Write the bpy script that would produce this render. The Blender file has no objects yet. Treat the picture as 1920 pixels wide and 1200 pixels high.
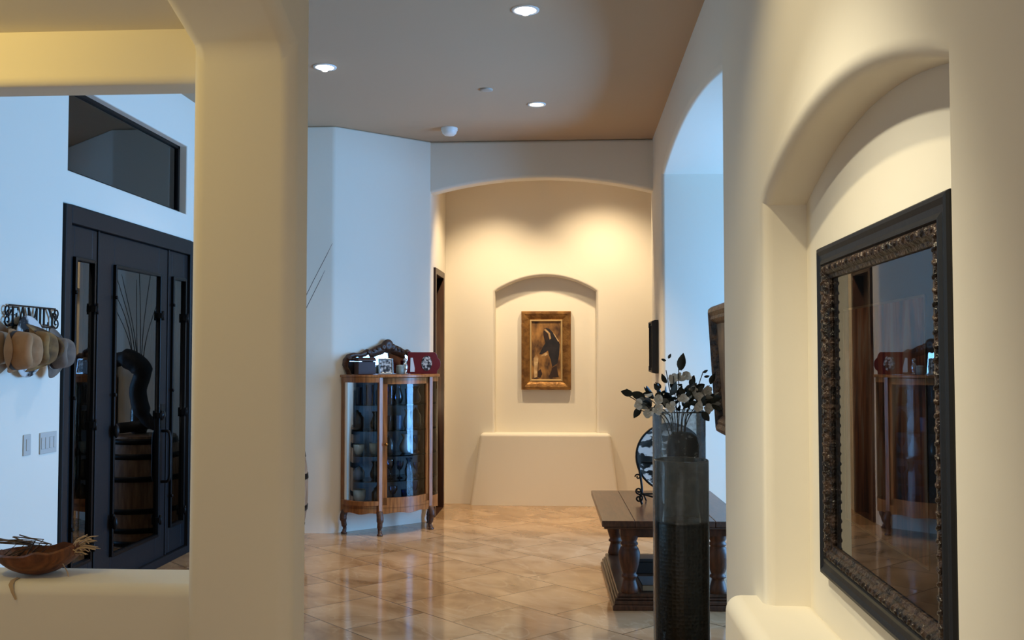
import bpy, bmesh, math, random
from mathutils import Vector, Matrix
from mathutils.geometry import tessellate_polygon
random.seed(7)
PI = math.pi
C = bpy.context.scene.collection
R = math.radians

# ------------------------------------------------------------------ materials
def lin(c):
    return tuple(((v/255)/12.92 if v/255 <= .04045 else ((v/255+.055)/1.055)**2.4) for v in c) + (1,)

def mat(name, col, rough=.5, metal=0, col2=None, nscale=4, ndetail=4, nlo=.35, nhi=.65, stretch=None,
        bump=0, bscale=30, coat=0, trans=0, ior=1.45, emit=None, estr=0, spec=.5, bstretch=None):
    m = bpy.data.materials.new(name); m.use_nodes = True
    nt = m.node_tree; N = nt.nodes; L = nt.links
    b = N['Principled BSDF']
    b.inputs['Base Color'].default_value = lin(col)
    b.inputs['Roughness'].default_value = rough
    b.inputs['Metallic'].default_value = metal
    b.inputs['Coat Weight'].default_value = coat
    b.inputs['Coat Roughness'].default_value = .08
    b.inputs['Transmission Weight'].default_value = trans
    b.inputs['IOR'].default_value = ior
    b.inputs['Specular IOR Level'].default_value = spec
    if emit:
        b.inputs['Emission Color'].default_value = emit + (1,)
        b.inputs['Emission Strength'].default_value = estr
    tc = N.new('ShaderNodeTexCoord')
    def mp(s):
        q = N.new('ShaderNodeMapping'); q.inputs['Scale'].default_value = s or (1, 1, 1)
        L.new(tc.outputs['Object'], q.inputs['Vector']); return q
    if col2:
        n = N.new('ShaderNodeTexNoise'); n.inputs['Scale'].default_value = nscale; n.inputs['Detail'].default_value = ndetail
        L.new(mp(stretch).outputs[0], n.inputs['Vector'])
        r = N.new('ShaderNodeValToRGB'); e = r.color_ramp.elements
        e[0].position = nlo; e[1].position = nhi; e[0].color = lin(col); e[1].color = lin(col2)
        L.new(n.outputs['Fac'], r.inputs[0]); L.new(r.outputs[0], b.inputs['Base Color'])
    if bump:
        n = N.new('ShaderNodeTexNoise'); n.inputs['Scale'].default_value = bscale; n.inputs['Detail'].default_value = 3
        L.new(mp(bstretch).outputs[0], n.inputs['Vector'])
        bp = N.new('ShaderNodeBump'); bp.inputs['Strength'].default_value = bump; bp.inputs['Distance'].default_value = .01
        L.new(n.outputs['Fac'], bp.inputs['Height']); L.new(bp.outputs[0], b.inputs['Normal'])
    return m

def glass(name, tint=(235, 245, 245), ior=1.55, rough=0.0, streak=0, grain=0, base=.03, fleck=.4):
    """thin pane: clear straight-through light plus a Fresnel reflection"""
    m = bpy.data.materials.new(name); m.use_nodes = True
    nt = m.node_tree; N = nt.nodes; L = nt.links
    for n in list(N):
        if n.type != 'OUTPUT_MATERIAL': N.remove(n)
    out = [n for n in N if n.type == 'OUTPUT_MATERIAL'][0]
    t = N.new('ShaderNodeBsdfTransparent'); t.inputs[0].default_value = lin(tint)
    g = N.new('ShaderNodeBsdfGlossy'); g.inputs['Roughness'].default_value = rough
    f = N.new('ShaderNodeFresnel'); f.inputs['IOR'].default_value = ior
    x = N.new('ShaderNodeMixShader')
    L.new(f.outputs[0], x.inputs[0]); L.new(t.outputs[0], x.inputs[1]); L.new(g.outputs[0], x.inputs[2])
    if grain:
        tc = N.new('ShaderNodeTexCoord')
        n2 = N.new('ShaderNodeTexNoise'); n2.inputs['Scale'].default_value = grain; n2.inputs['Detail'].default_value = 4
        L.new(tc.outputs['Object'], n2.inputs['Vector'])
        r = N.new('ShaderNodeValToRGB'); e = r.color_ramp.elements
        e[0].position = .5; e[1].position = .8; e[0].color = (base,)*3+(1,); e[1].color = (base+fleck,)*3+(1,)
        L.new(n2.outputs['Fac'], r.inputs[0])
        df = N.new('ShaderNodeBsdfTranslucent'); df.inputs[0].default_value = lin((170, 172, 170))
        d2 = N.new('ShaderNodeBsdfDiffuse'); d2.inputs[0].default_value = lin((165, 168, 168))
        ds = N.new('ShaderNodeMixShader'); ds.inputs[0].default_value = .5
        L.new(df.outputs[0], ds.inputs[1]); L.new(d2.outputs[0], ds.inputs[2])
        y = N.new('ShaderNodeMixShader'); L.new(r.outputs[0], y.inputs[0]); L.new(x.outputs[0], y.inputs[1]); L.new(ds.outputs[0], y.inputs[2]); x = y
    L.new(x.outputs[0], out.inputs[0])
    return m

def floor_mat():
    m = bpy.data.materials.new('polished travertine'); m.use_nodes = True
    nt = m.node_tree; N = nt.nodes; L = nt.links; b = N['Principled BSDF']
    tc = N.new('ShaderNodeTexCoord')
    mp = N.new('ShaderNodeMapping'); mp.inputs['Rotation'].default_value = (0, 0, R(45)); mp.inputs['Location'].default_value = (.12, .31, 0)
    L.new(tc.outputs['Object'], mp.inputs['Vector'])
    br = N.new('ShaderNodeTexBrick'); br.offset = .5; br.inputs['Scale'].default_value = 1
    br.inputs['Brick Width'].default_value = .555; br.inputs['Row Height'].default_value = .555
    br.inputs['Mortar Size'].default_value = .005; br.inputs['Mortar Smooth'].default_value = .3; br.inputs['Bias'].default_value = 0
    br.inputs['Color1'].default_value = (.25, .25, .25, 1); br.inputs['Color2'].default_value = (.75, .75, .75, 1); br.inputs['Mortar'].default_value = (.5, .5, .5, 1)
    L.new(mp.outputs[0], br.inputs['Vector'])
    # per tile offset of the veining
    sc = N.new('ShaderNodeVectorMath'); sc.operation = 'SCALE'; sc.inputs['Scale'].default_value = 7
    L.new(br.outputs['Color'], sc.inputs[0])
    ad = N.new('ShaderNodeVectorMath'); ad.operation = 'ADD'
    L.new(mp.outputs[0], ad.inputs[0]); L.new(sc.outputs[0], ad.inputs[1])
    st = N.new('ShaderNodeMapping'); st.inputs['Scale'].default_value = (1.0, 1.7, 1); st.inputs['Rotation'].default_value = (0, 0, R(35))
    L.new(ad.outputs[0], st.inputs['Vector'])
    n1 = N.new('ShaderNodeTexNoise'); n1.inputs['Scale'].default_value = 2.0; n1.inputs['Detail'].default_value = 5; n1.inputs['Distortion'].default_value = .8
    L.new(st.outputs[0], n1.inputs['Vector'])
    r1 = N.new('ShaderNodeValToRGB'); e = r1.color_ramp.elements
    e[0].position = .3; e[0].color = lin((136, 104, 73)); e[1].position = .72; e[1].color = lin((186, 156, 122))
    k = e.new(.5); k.color = lin((168, 136, 102))
    L.new(n1.outputs['Fac'], r1.inputs[0])
    # pale veins
    n2 = N.new('ShaderNodeTexNoise'); n2.inputs['Scale'].default_value = 1.2; n2.inputs['Detail'].default_value = 4; n2.inputs['Distortion'].default_value = 1.6
    L.new(st.outputs[0], n2.inputs['Vector'])
    r2 = N.new('ShaderNodeValToRGB'); e = r2.color_ramp.elements
    e[0].position = .49; e[0].color = (0, 0, 0, 1); e[1].position = .525; e[1].color = (0, 0, 0, 1); k = e.new(.505); k.color = (.16, .16, .16, 1)
    L.new(n2.outputs['Fac'], r2.inputs[0])
    mx = N.new('ShaderNodeMix'); mx.data_type = 'RGBA'
    L.new(r2.outputs[0], mx.inputs['Factor']); L.new(r1.outputs[0], mx.inputs['A']); mx.inputs['B'].default_value = lin((226, 204, 172))
    m2 = N.new('ShaderNodeMix'); m2.data_type = 'RGBA'
    L.new(br.outputs['Fac'], m2.inputs['Factor']); L.new(mx.outputs['Result'], m2.inputs['A']); m2.inputs['B'].default_value = lin((116, 88, 62))
    L.new(m2.outputs['Result'], b.inputs['Base Color'])
    rr = N.new('ShaderNodeMapRange'); rr.inputs['To Min'].default_value = .05; rr.inputs['To Max'].default_value = .13
    L.new(n1.outputs['Fac'], rr.inputs['Value']); L.new(rr.outputs[0], b.inputs['Roughness'])
    bp = N.new('ShaderNodeBump'); bp.inputs['Strength'].default_value = .25; bp.inputs['Distance'].default_value = .002; bp.invert = True
    L.new(br.outputs['Fac'], bp.inputs['Height']); L.new(bp.outputs[0], b.inputs['Normal'])
    b.inputs['Specular IOR Level'].default_value = .6
    return m

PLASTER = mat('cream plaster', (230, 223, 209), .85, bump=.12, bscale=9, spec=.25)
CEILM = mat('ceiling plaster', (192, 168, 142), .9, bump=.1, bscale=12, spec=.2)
FLOOR = floor_mat()
BLACKW = mat('black painted wood', (22, 22, 25), .5, spec=.35, bump=.05, bscale=40)
BLACKM = mat('black iron', (16, 16, 18), .4, .6)
OAK = mat('honey oak', (150, 96, 48), .42, col2=(112, 66, 30), nscale=5, stretch=(12, 12, 1), coat=.1)
OAKD = mat('dark aged oak', (84, 56, 40), .45, col2=(58, 36, 25), nscale=9, stretch=(3, 3, 6), bump=.4, bscale=40)
WALNUT = mat('dark walnut', (84, 52, 34), .32, col2=(58, 34, 21), nscale=4, stretch=(14, 1.5, 6), coat=.15)
WALNUTV = mat('turned walnut', (92, 54, 32), .5, col2=(60, 34, 19), nscale=4, stretch=(10, 10, 1.2), spec=.3)
DOORW = mat('dark brown door', (66, 38, 24), .4, col2=(44, 24, 14), nscale=3, stretch=(12, 12, 1))
GLASS = glass('door glass', (150, 165, 175), 2.15)
CLEAR = glass('cabinet glass', (225, 235, 238), 1.5)
PICGLASS = glass('picture glass', (225, 228, 230), 1.62)
VASEG = glass('flecked vase glass', (230, 234, 234), 1.4, .05, grain=42, base=.22)
VASEG2 = glass('lightly flecked vase glass', (226, 230, 230), 1.4, .05, grain=48, base=.13, fleck=.3)
VASEC = glass('clear vase glass', (232, 236, 236), 1.32, .03, grain=55, base=.0, fleck=.14)
SHELFG = glass('shelf glass', (150, 175, 172), 1.45)
MIRROR = mat('mirror', (225, 230, 232), .02, 1)
CHROME = mat('chrome', (210, 212, 216), .15, 1)

# ------------------------------------------------------------------ mesh builder
class MB:
    def __init__(s): s.v = []; s.f = []; s.mi = []; s.sm = []
    def add(s, vs, fs, mi=0, smooth=False):
        o = len(s.v); s.v += [tuple(p) for p in vs]
        for f in fs: s.f.append([o+i for i in f]); s.mi.append(mi); s.sm.append(smooth)
        return s
    def box(s, x0, x1, y0, y1, z0, z1, mi=0, M=None):
        vs = [Vector(p) for p in ((x0,y0,z0),(x1,y0,z0),(x1,y1,z0),(x0,y1,z0),(x0,y0,z1),(x1,y0,z1),(x1,y1,z1),(x0,y1,z1))]
        if M: vs = [M @ p for p in vs]
        return s.add(vs, [(3,2,1,0),(4,5,6,7),(0,1,5,4),(1,2,6,5),(2,3,7,6),(3,0,4,7)], mi)
    def prism(s, pts, z0, z1, mi=0, M=None, smooth=False):
        """outline pts (x,y) swept from z0 to z1 (M maps to any direction)"""
        n = len(pts); vs = [Vector((p[0],p[1],z0)) for p in pts]+[Vector((p[0],p[1],z1)) for p in pts]
        if M: vs = [M @ p for p in vs]
        s.add(vs, [tuple(range(n-1,-1,-1)), tuple(range(n,2*n))], mi)
        s.add(vs, [(i,(i+1)%n,n+(i+1)%n,n+i) for i in range(n)], mi, smooth)
        return s
    def lathe(s, prof, seg=28, mi=0, M=None, sx=1, sy=1, caps=True):
        vs = []; fs = []
        for r, z in prof:
            for k in range(seg):
                a = 2*PI*k/seg; vs.append(Vector((r*math.cos(a)*sx, r*math.sin(a)*sy, z)))
        if M: vs = [M @ p for p in vs]
        for i in range(len(prof)-1):
            for k in range(seg):
                fs.append((i*seg+k, i*seg+(k+1)%seg, (i+1)*seg+(k+1)%seg, (i+1)*seg+k))
        s.add(vs, fs, mi, True)
        if caps:
            if prof[0][0] > 1e-5: s.add(vs[:seg], [tuple(range(seg-1,-1,-1))], mi)
            if prof[-1][0] > 1e-5: s.add(vs[-seg:], [tuple(range(seg))], mi)
        return s
    def tube(s, path, rad, seg=8, mi=0, M=None):
        P = [Vector(p) for p in path]; n = len(P)
        if M: P = [M @ p for p in P]
        rs = rad if isinstance(rad, (list, tuple)) else [rad]*n
        up = None; vs = []
        for i in range(n):
            t = (P[min(i+1,n-1)]-P[max(i-1,0)]).normalized()
            if up is None:
                up = t.orthogonal().normalized()
            up = (up - t*up.dot(t)).normalized(); w = t.cross(up)
            for k in range(seg):
                a = 2*PI*k/seg; vs.append(P[i]+(up*math.cos(a)+w*math.sin(a))*rs[i])
        fs = [(i*seg+k, i*seg+(k+1)%seg, (i+1)*seg+(k+1)%seg, (i+1)*seg+k) for i in range(n-1) for k in range(seg)]
        fs += [tuple(range(seg-1,-1,-1)), tuple(range((n-1)*seg, n*seg))]
        return s.add(vs, fs, mi, True)
    def strip(s, rows, mi=0, closed=False, smooth=True):
        n = len(rows[0]); vs = [p for r in rows for p in r]; fs = []
        for i in range(len(rows)-1):
            for k in range(n if closed else n-1):
                fs.append((i*n+k, i*n+(k+1)%n, (i+1)*n+(k+1)%n, (i+1)*n+k))
        return s.add(vs, fs, mi, smooth)
    def build(s, name, mats, parent=None, loc=None, rot=None, bevel=0, seg=2, sharp=None):
        me = bpy.data.meshes.new(name); me.from_pydata(s.v, [], s.f)
        for m in (mats if isinstance(mats, (list, tuple)) else [mats]): me.materials.append(m)
        me.polygons.foreach_set('material_index', s.mi); me.polygons.foreach_set('use_smooth', s.sm)
        me.update()
        if sharp:
            bm = bmesh.new(); bm.from_mesh(me); bmesh.ops.remove_doubles(bm, verts=bm.verts, dist=1e-5); bm.to_mesh(me); bm.free()
            for p in me.polygons: p.use_smooth = True
            me.set_sharp_from_angle(angle=R(sharp))
        o = bpy.data.objects.new(name, me); C.objects.link(o)
        if parent: o.parent = parent
        if loc: o.location = loc
        if rot: o.rotation_euler = rot
        if bevel:
            bm = bmesh.new(); bm.from_mesh(me); bmesh.ops.remove_doubles(bm, verts=bm.verts, dist=1e-5); bm.to_mesh(me); bm.free()
            for p in me.polygons: p.use_smooth = True
            b = o.modifiers.new('bevel', 'BEVEL'); b.width = bevel; b.segments = seg; b.limit_method = 'ANGLE'; b.angle_limit = R(35); b.harden_normals = True
        return o

def tag(o, label, cat, group=None):
    o['label'] = label; o['category'] = cat
    if group: o['group'] = group
    return o
def thing(name, label, cat, loc=(0,0,0), rotz=0, group=None):
    o = bpy.data.objects.new(name, None); C.objects.link(o); o.location = loc; o.rotation_euler = (0,0,rotz)
    return tag(o, label, cat, group)
def struct(o):
    o['kind'] = 'structure'; return o
def sempty(name, loc=(0,0,0), rotz=0):
    o = bpy.data.objects.new(name, None); C.objects.link(o); o.location = loc; o.rotation_euler = (0,0,rotz); return struct(o)
def bez(a, b, c, d, n=12):
    a, b, c, d = map(Vector, (a,b,c,d)); out = []
    for i in range(n+1):
        t = i/n; u = 1-t; out.append(a*u**3+b*3*u*u*t+c*3*u*t*t+d*t**3)
    return out
def spline(pts, n=6):
    P = [Vector(p) for p in pts]; Q = [P[0]*2-P[1]]+P+[P[-1]*2-P[-2]]; out = []
    for i in range(1, len(Q)-2):
        for k in range(n):
            t = k/n; a, b, c, d = Q[i-1:i+3]
            out.append(.5*((2*b)+(c-a)*t+(2*a-5*b+4*c-d)*t*t+(3*b-a-3*c+d)*t**3))
    return out+[P[-1]]

def ring(mb, x0, x1, y0, y1, z0, z1, w, wt=None, wb=None):
    wt = wt or w; wb = wb or w
    mb.box(x0,x1,y0,y0+w,z0,z1).box(x0,x1,y1-w,y1,z0,z1).box(x0,x1,y0+w,y1-w,z1-wt,z1).box(x0,x1,y0+w,y1-w,z0,z0+wb)
    return mb
# ------------------------------------------------------------------ walls with openings
def inset(loop, d):
    """offset a CCW closed loop outward by d (miter)"""
    n = len(loop); out = []
    for i in range(n):
        a, b, c = Vector(loop[i-1]), Vector(loop[i]), Vector(loop[(i+1)%n])
        e1 = (b-a).normalized(); e2 = (c-b).normalized()
        n1 = Vector((e1.y,-e1.x)); n2 = Vector((e2.y,-e2.x)); m = (n1+n2).normalized()
        out.append(tuple(b+m*(d/max(.35, m.dot(n1)))))
    return out
def holed(mb, o, ex, ey, en, outer, holes, r, depth, back=True, K=6):
    """wall face in the (ex,ey) plane with openings cut `depth` along en, edges rounded with radius r"""
    o, ex, ey, en = map(Vector, (o, ex, ey, en))
    P = lambda p, n=0: o+ex*p[0]+ey*p[1]+en*n
    big = [inset(h, r) for h in holes]
    polys = [[Vector((p[0],p[1],0)) for p in q] for q in [outer]+big]
    flat = [p for q in polys for p in q]
    tris = tessellate_polygon(polys)
    mb.add([P(p) for p in flat], [tuple(t) for t in tris])
    for h in holes:
        rows = [[P(p, r*(1-math.cos(PI/2*k/K))) for p in inset(h, r*(1-math.sin(PI/2*k/K)))] for k in range(K+1)]
        rows.append([P(p, depth) for p in h])
        mb.strip(rows, closed=True)
        if back: mb.add([P(p, depth) for p in h], [tuple(t) for t in tessellate_polygon([[Vector((p[0],p[1],0)) for p in h]])])
    return mb
def arch(x0, x1, z0, zs, za, n=24, xa=None):
    """CCW loop: bottom edge, right side, segmental head, left side"""
    pts = [(x0, z0), (x1, z0)]
    xa = (x0+x1)/2 if xa is None else xa
    for i in range(n+1):
        x = x1+(x0-x1)*i/n
        half = (x1-xa) if x > xa else (xa-x0)
        zz = zs if not isinstance(zs, tuple) else (zs[1] if x > xa else zs[0])
        pts.append((x, za-(za-zz)*((x-xa)/half)**2))
    return pts
rect = lambda a,b,c,d: [(a,c),(b,c),(b,d),(a,d)]

H = 3.62
# floor
f = MB().box(-3.05, 4.7, -3, 10.7, -.1, 0).build('floor', FLOOR); struct(f)
# ceilings
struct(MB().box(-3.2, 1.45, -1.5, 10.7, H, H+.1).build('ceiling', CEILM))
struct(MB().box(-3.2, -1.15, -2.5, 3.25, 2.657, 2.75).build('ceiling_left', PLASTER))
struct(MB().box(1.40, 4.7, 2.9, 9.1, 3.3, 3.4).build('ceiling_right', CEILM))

# door wall
m = MB()
holed(m, (-3.05,0,0), (0,1,0), (0,0,1), (-1,0,0), rect(-3, 8.55, -.05, H),
      [rect(5.683, 7.71, -.02, 2.485), rect(5.73, 7.565, 2.69, 3.232), rect(3.7, 4.8, .9, 2.5)], .012, .15, back=False)
struct(m.build('wall_left', PLASTER, sharp=40))
# foyer back wall, angled wall and alcove wall
struct(MB().prism([(-3.3,8.55),(-2.13,8.55),(-2.09,8.562),(-1.335,9.235),(-1.335,9.42),(-3.3,9.42)], -.05, H).build('wall_foyer', PLASTER, bevel=.02, seg=4))
m = MB()
holed(m, (-1.335,0,0), (0,1,0), (0,0,1), (-1,0,0), rect(9.40, 10.5, -.05, H), [rect(9.45, 10.13, -.02, 2.43)], .01, .12, back=False)
struct(m.build('wall_alcove_left', PLASTER, sharp=40))
# transverse arch
pts = [(-1.6, H), (-1.6, 3.123)] + [(-1.335+2.115*i/30, 3.123+.138*(1-((i/15)-1)**2)) for i in range(31)] + [(1.2, 3.12), (1.2, H)]
M = Matrix(((1,0,0,0),(0,0,1,0),(0,1,0,0),(0,0,0,1)))
struct(MB().prism(pts, 9.235, 9.42, M=M).build('wall_arch', PLASTER, bevel=.03, seg=5))
# end wall with shallow arched niche
m = MB()
holed(m, (0,10.36,0), (1,0,0), (0,0,1), (0,1,0), rect(-1.5, 1.6, -.05, H), [arch(-.805, .272, .70, 2.25, 2.417)], .03, .13)
struct(m.build('wall_end', PLASTER, sharp=40))
# flared plinth below it
def flare(x0, x1, f, y0, y1, z, swap=False):
    p = [(x0-f, 0), (x1+f, 0), (x1, z), (x0, z)]
    return p
MX = Matrix(((1,0,0,0),(0,0,1,0),(0,1,0,0),(0,0,0,1)))
struct(MB().prism([(-1.064,-.03),(.516,-.03),(.413,.752),(-.952,.752)], 10.25, 10.50, M=MX).build('trim_1', PLASTER, bevel=.035, seg=5))
struct(MB().box(1.15, 1.3, 9.3, 10.5, -.05, H).build('wall_alcove_right', PLASTER))
# hall right wall with the wide arch
m = MB()
hole = arch(4.96, 8.42, -.03, (3.02, 3.125), 3.225, 30, 7.0)
holed(m, (.78,0,0), (0,1,0), (0,0,1), (1,0,0), rect(3.45, 9.42, -.05, H), [hole], .035, .62, back=False)
holed(m, (1.40,0,0), (0,1,0), (0,0,1), (-1,0,0), rect(3.0, 9.42, -.05, H), [hole], .02, .03, back=False)
struct(m.build('wall_right', PLASTER, sharp=40))
# near wall with deep picture niche
m = MB()
holed(m, (.545,0,0), (0,1,0), (0,0,1), (1,0,0), rect(-1.5, 3.50, -.05, H), [arch(1.455, 2.82, .80, 1.985, 2.112)], .035, .128)
rows = [[(.545+.06*(1-math.cos(PI/2*k/6)), 3.48+.06*math.sin(PI/2*k/6), z) for z in (-.05, H)] for k in range(7)]
m.strip(rows); m.add([(.605,3.54,-.05),(.80,3.54,-.05),(.80,3.54,H),(.605,3.54,H)], [(0,1,2,3)])
struct(m.build('wall_niche', PLASTER, sharp=40))
MY = Matrix(((0,0,1,0),(1,0,0,0),(0,1,0,0),(0,0,0,1)))
struct(MB().prism([(1.22,-.03),(3.07,-.03),(2.98,.85),(1.31,.85)], .455, .70, M=MY).build('trim_2', PLASTER, bevel=.045, seg=6))
# pillar and arched beam (one mass)
sof = [(3.08-.18*t-.9*max(0,t-1)*.35, 2.551+.06*t) for t in (0, 1)]
pts = [(3.285,-.05), (3.285, H), (-2.5, H), (-2.5, 2.98)]
for i in range(21):
    t = i/20; y = -2.0+(3.08+2.0)*t; q = (y-.4)/2.68
    pts.append((y, 2.96-.409*abs(q)**2.2 if y > .4 else 2.96))
pts += [(3.08, -.05)]
struct(MB().prism(pts, -1.235, -.89, M=MY).build('wall_pillar', PLASTER, bevel=.05, seg=6))
# pass-through: header and half wall
struct(MB().box(-3.2, -1.15, 3.18, 3.345, 2.475, H).build('wall_header', PLASTER, bevel=.03, seg=5))
struct(MB().box(-3.2, -1.215, 3.155, 3.425, -.05, .803).build('wall_half', PLASTER, bevel=.04, seg=6))
# room beyond the wide arch with its window
m = MB()
holed(m, (4.6,0,0), (0,1,0), (0,0,1), (1,0,0), rect(2.9, 9.1, -.05, 3.35), [rect(5.6, 8.7, .02, 3.05)], .02, .12, back=False)
m.add([(1.4,3.0,-.05),(4.7,3.0,-.05),(4.7,3.0,3.4),(1.4,3.0,3.4)], [(0,1,2,3)])
m.add([(1.4,9.0,-.05),(4.7,9.0,-.05),(4.7,9.0,3.4),(1.4,9.0,3.4)], [(0,1,2,3)])
struct(m.build('wall_far_right', PLASTER, sharp=40))
w = sempty('window_1', (4.64, 7.15, 0))
fm = MB()
for y0, y1, z0, z1 in ((-1.55,-1.48,.02,3.05),(1.48,1.55,.02,3.05),(-.04,.04,.02,3.05),(-1.5,1.5,.02,.1),(-1.5,1.5,2.97,3.05),(-1.5,1.5,2.2,2.27)):
    fm.box(-.03, .03, y0, y1, z0, z1)
fm.build('window_frame', BLACKW, w)
MB().box(-.004, .004, -1.5, 1.5, .08, 3.0).build('window_pane', CLEAR, w)
w = sempty('fill_window', (-3.13, 4.25, 1.7))  # added window out of view, opening for the foyer fill light
ring(MB(), -.03, .03, -.55, .55, -.8, .8, .06).build('window_frame', BLACKW, w)
MB().box(-.004, .004, -.5, .5, -.75, .75).build('window_pane', CLEAR, w)
# porch behind the front door
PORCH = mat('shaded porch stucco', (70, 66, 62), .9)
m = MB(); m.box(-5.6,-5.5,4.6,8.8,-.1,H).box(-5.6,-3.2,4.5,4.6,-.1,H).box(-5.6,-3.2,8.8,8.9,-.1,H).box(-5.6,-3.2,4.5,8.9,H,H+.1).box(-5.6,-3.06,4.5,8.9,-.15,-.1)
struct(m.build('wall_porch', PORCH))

# ------------------------------------------------------------------ transom and front door
w = sempty('window_2', (-3.13, 6.6475, 2.961))
a, c = .9175, .271
fm = MB(); fm.box(-.02,.02,-a,-a+.035,-c,c).box(-.02,.02,a-.035,a,-c,c).box(-.02,.02,-a,a,-c,-c+.025).box(-.02,.02,-a,a,c-.025,c)
fm.build('window_frame', BLACKM, w)
MB().box(-.004,.004,-a+.02,a-.02,-c+.02,c-.02).build('window_pane', GLASS, w)

d = sempty('door_1', (-3.05, 0, 0))
ring(MB(), -.12, .015, 5.69, 7.70, .0, 2.48, .07, .11, .06).build('door_frame', BLACKW, d, bevel=.006)
MB().box(-.1,-.005,6.135,6.158,.06,2.37).box(-.1,-.005,7.245,7.268,.06,2.37).build('mullion', BLACKW, d, bevel=.004)
def leaf(name, y0, y1, z0, z1, gy0, gy1, gz0, gz1, x0=-.07, x1=-.012):
    mb = MB(); mb.box(x0,x1,y0,gy0,z0,z1).box(x0,x1,gy1,y1,z0,z1).box(x0,x1,gy0,gy1,gz1,z1).box(x0,x1,gy0,gy1,z0,gz0)
    o = mb.build(name, BLACKW, d, bevel=.004)
    ring(MB(), -.03, .010, gy0-.016, gy1+.016, gz0-.016, gz1+.016, .022).build('glazing_frame', BLACKM, o, bevel=.004)
    MB().add([(-.010,gy0,gz0),(-.010,gy1,gz0),(-.010,gy1,gz1),(-.010,gy0,gz1)],[(0,1,2,3)]).build('glass', GLASS, o)
    hm = MB()
    for z in (.35, 1.12, 1.86): hm.tube([(.02, gy1+.012, z-.035), (.02, gy1+.012, z+.035)], .009, 8).box(-.01,.02,gy1-.01,gy1+.03,z-.02,z+.02)
    for z in (.5, 1.3, 1.95): hm.lathe([(.0,.0),(.012,.002),(.012,.016),(.0,.02)], 10, M=Matrix.Translation((.012,gy0-.03,z)) @ Matrix.Rotation(PI/2,4,'Y'))
    hm.build('hinge', BLACKM, o)
    return o
leaf('sidelight', 5.765, 6.13, .065, 2.365, 5.84, 6.07, .27, 2.155)
lf = leaf('door_leaf', 6.162, 7.241, .01, 2.365, 6.375, 7.085, .24, 2.155)
leaf('sidelight', 7.272, 7.63, .065, 2.365, 7.325, 7.55, .27, 2.155)
hb = MB(); hb.tube(spline([(-.01,7.17,.62),(.05,7.17,.64),(.055,7.17,.8),(.05,7.17,.98),(-.01,7.17,1.0)]), .011, 10)
hb.box(-.012,-.002,7.135,7.205,1.02,1.2).lathe([(.0,0),(.03,.0),(.028,.012),(0,.014)], 16, M=Matrix.Translation((-.004,7.17,1.12)) @ Matrix.Rotation(PI/2,4,'Y'))
hb.build('door_handle', BLACKM, lf)
fl = MB()
for z in (.45, 1.06): fl.lathe([(0,-.05),(.016,-.03),(.022,0),(.016,.03),(0,.05)], 10, M=Matrix.Translation((.03,6.35,z)))
fl.build('latch', BLACKM, lf)

d2 = sempty('door_2', (-1.335, 0, 0))
ring(MB(), -.13, .02, 9.46, 10.135, -.0, 2.43, .06, .06, .005).build('door_frame', DOORW, d2, bevel=.006)
lm = MB(); lm.box(-.12,-.08,9.52,10.075,.005,2.37)
lm.box(-.08,-.07,9.62,9.98,.25,1.0).box(-.08,-.07,9.62,9.98,1.15,2.2)
lm.build('door_leaf', DOORW, d2, bevel=.008)

# ------------------------------------------------------------------ ceiling fixtures
WARMW = mat('lit lamp lens white', (255,255,250), .4, emit=(1,.97,.9), estr=14)
WARMY = mat('lit lamp lens yellow', (255,240,190), .4, emit=(1,.86,.45), estr=3.2)
WHITE = mat('white enamel', (235, 235, 232), .4)
DIMY = mat('lit lamp lens amber', (255,240,190), .4, emit=(1,.8,.45), estr=6)
def downlight(x, y, z, lens, label, r=.082, bump=True):
    t = thing('recessed_light', label, 'ceiling light', (x, y, z), 0, 'recessed lights in the hall ceiling')
    MB().lathe([(r*.72,-.002),(r*.8,-.006),(r,-.006),(r*1.02,0)], 32, caps=False).build('trim_ring', WHITE, t)
    p = [(0,-.0035),(r*.79,-.0035)]
    MB().lathe([(r*.79,-.004),(r*.5,-.008),(0,-.010)], 32).build('lens', lens, t)
    if bump: MB().lathe([(r*.36,-.006),(r*.34,-.02),(r*.2,-.03),(0,-.033)], 20).build('bulb', lens, t)
    return t
downlight(-.265, 5.739, H, WARMW, 'white glowing recessed ceiling light at the top edge of the picture')
downlight(-.274, 7.913, H, WARMY, 'yellowish recessed ceiling light just before the hall arch', r=.075, bump=False)
downlight(-1.746, 6.796, H, WARMW, 'white glowing recessed ceiling light with a protruding bulb beside the pillar')
t = thing('ceiling_sensor', 'tiny flat white round sensor on the ceiling between the lights', 'sensor', (-.646, 7.445, H))
MB().lathe([(.05,0),(.05,-.008),(.035,-.012),(0,-.012)], 24).build('cover', mat('beige plastic', (178,168,156), .5), t)
t = thing('smoke_detector', 'round white smoke detector on the ceiling near the angled wall', 'smoke detector', (-1.09, 8.70, H))
MB().lathe([(.075,0),(.075,-.022),(.068,-.03)], 28, caps=False).build('base', WHITE, t)
MB().lathe([(.068,-.03),(.062,-.05),(.045,-.066),(0,-.07)], 28).build('cap', WHITE, t)

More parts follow.
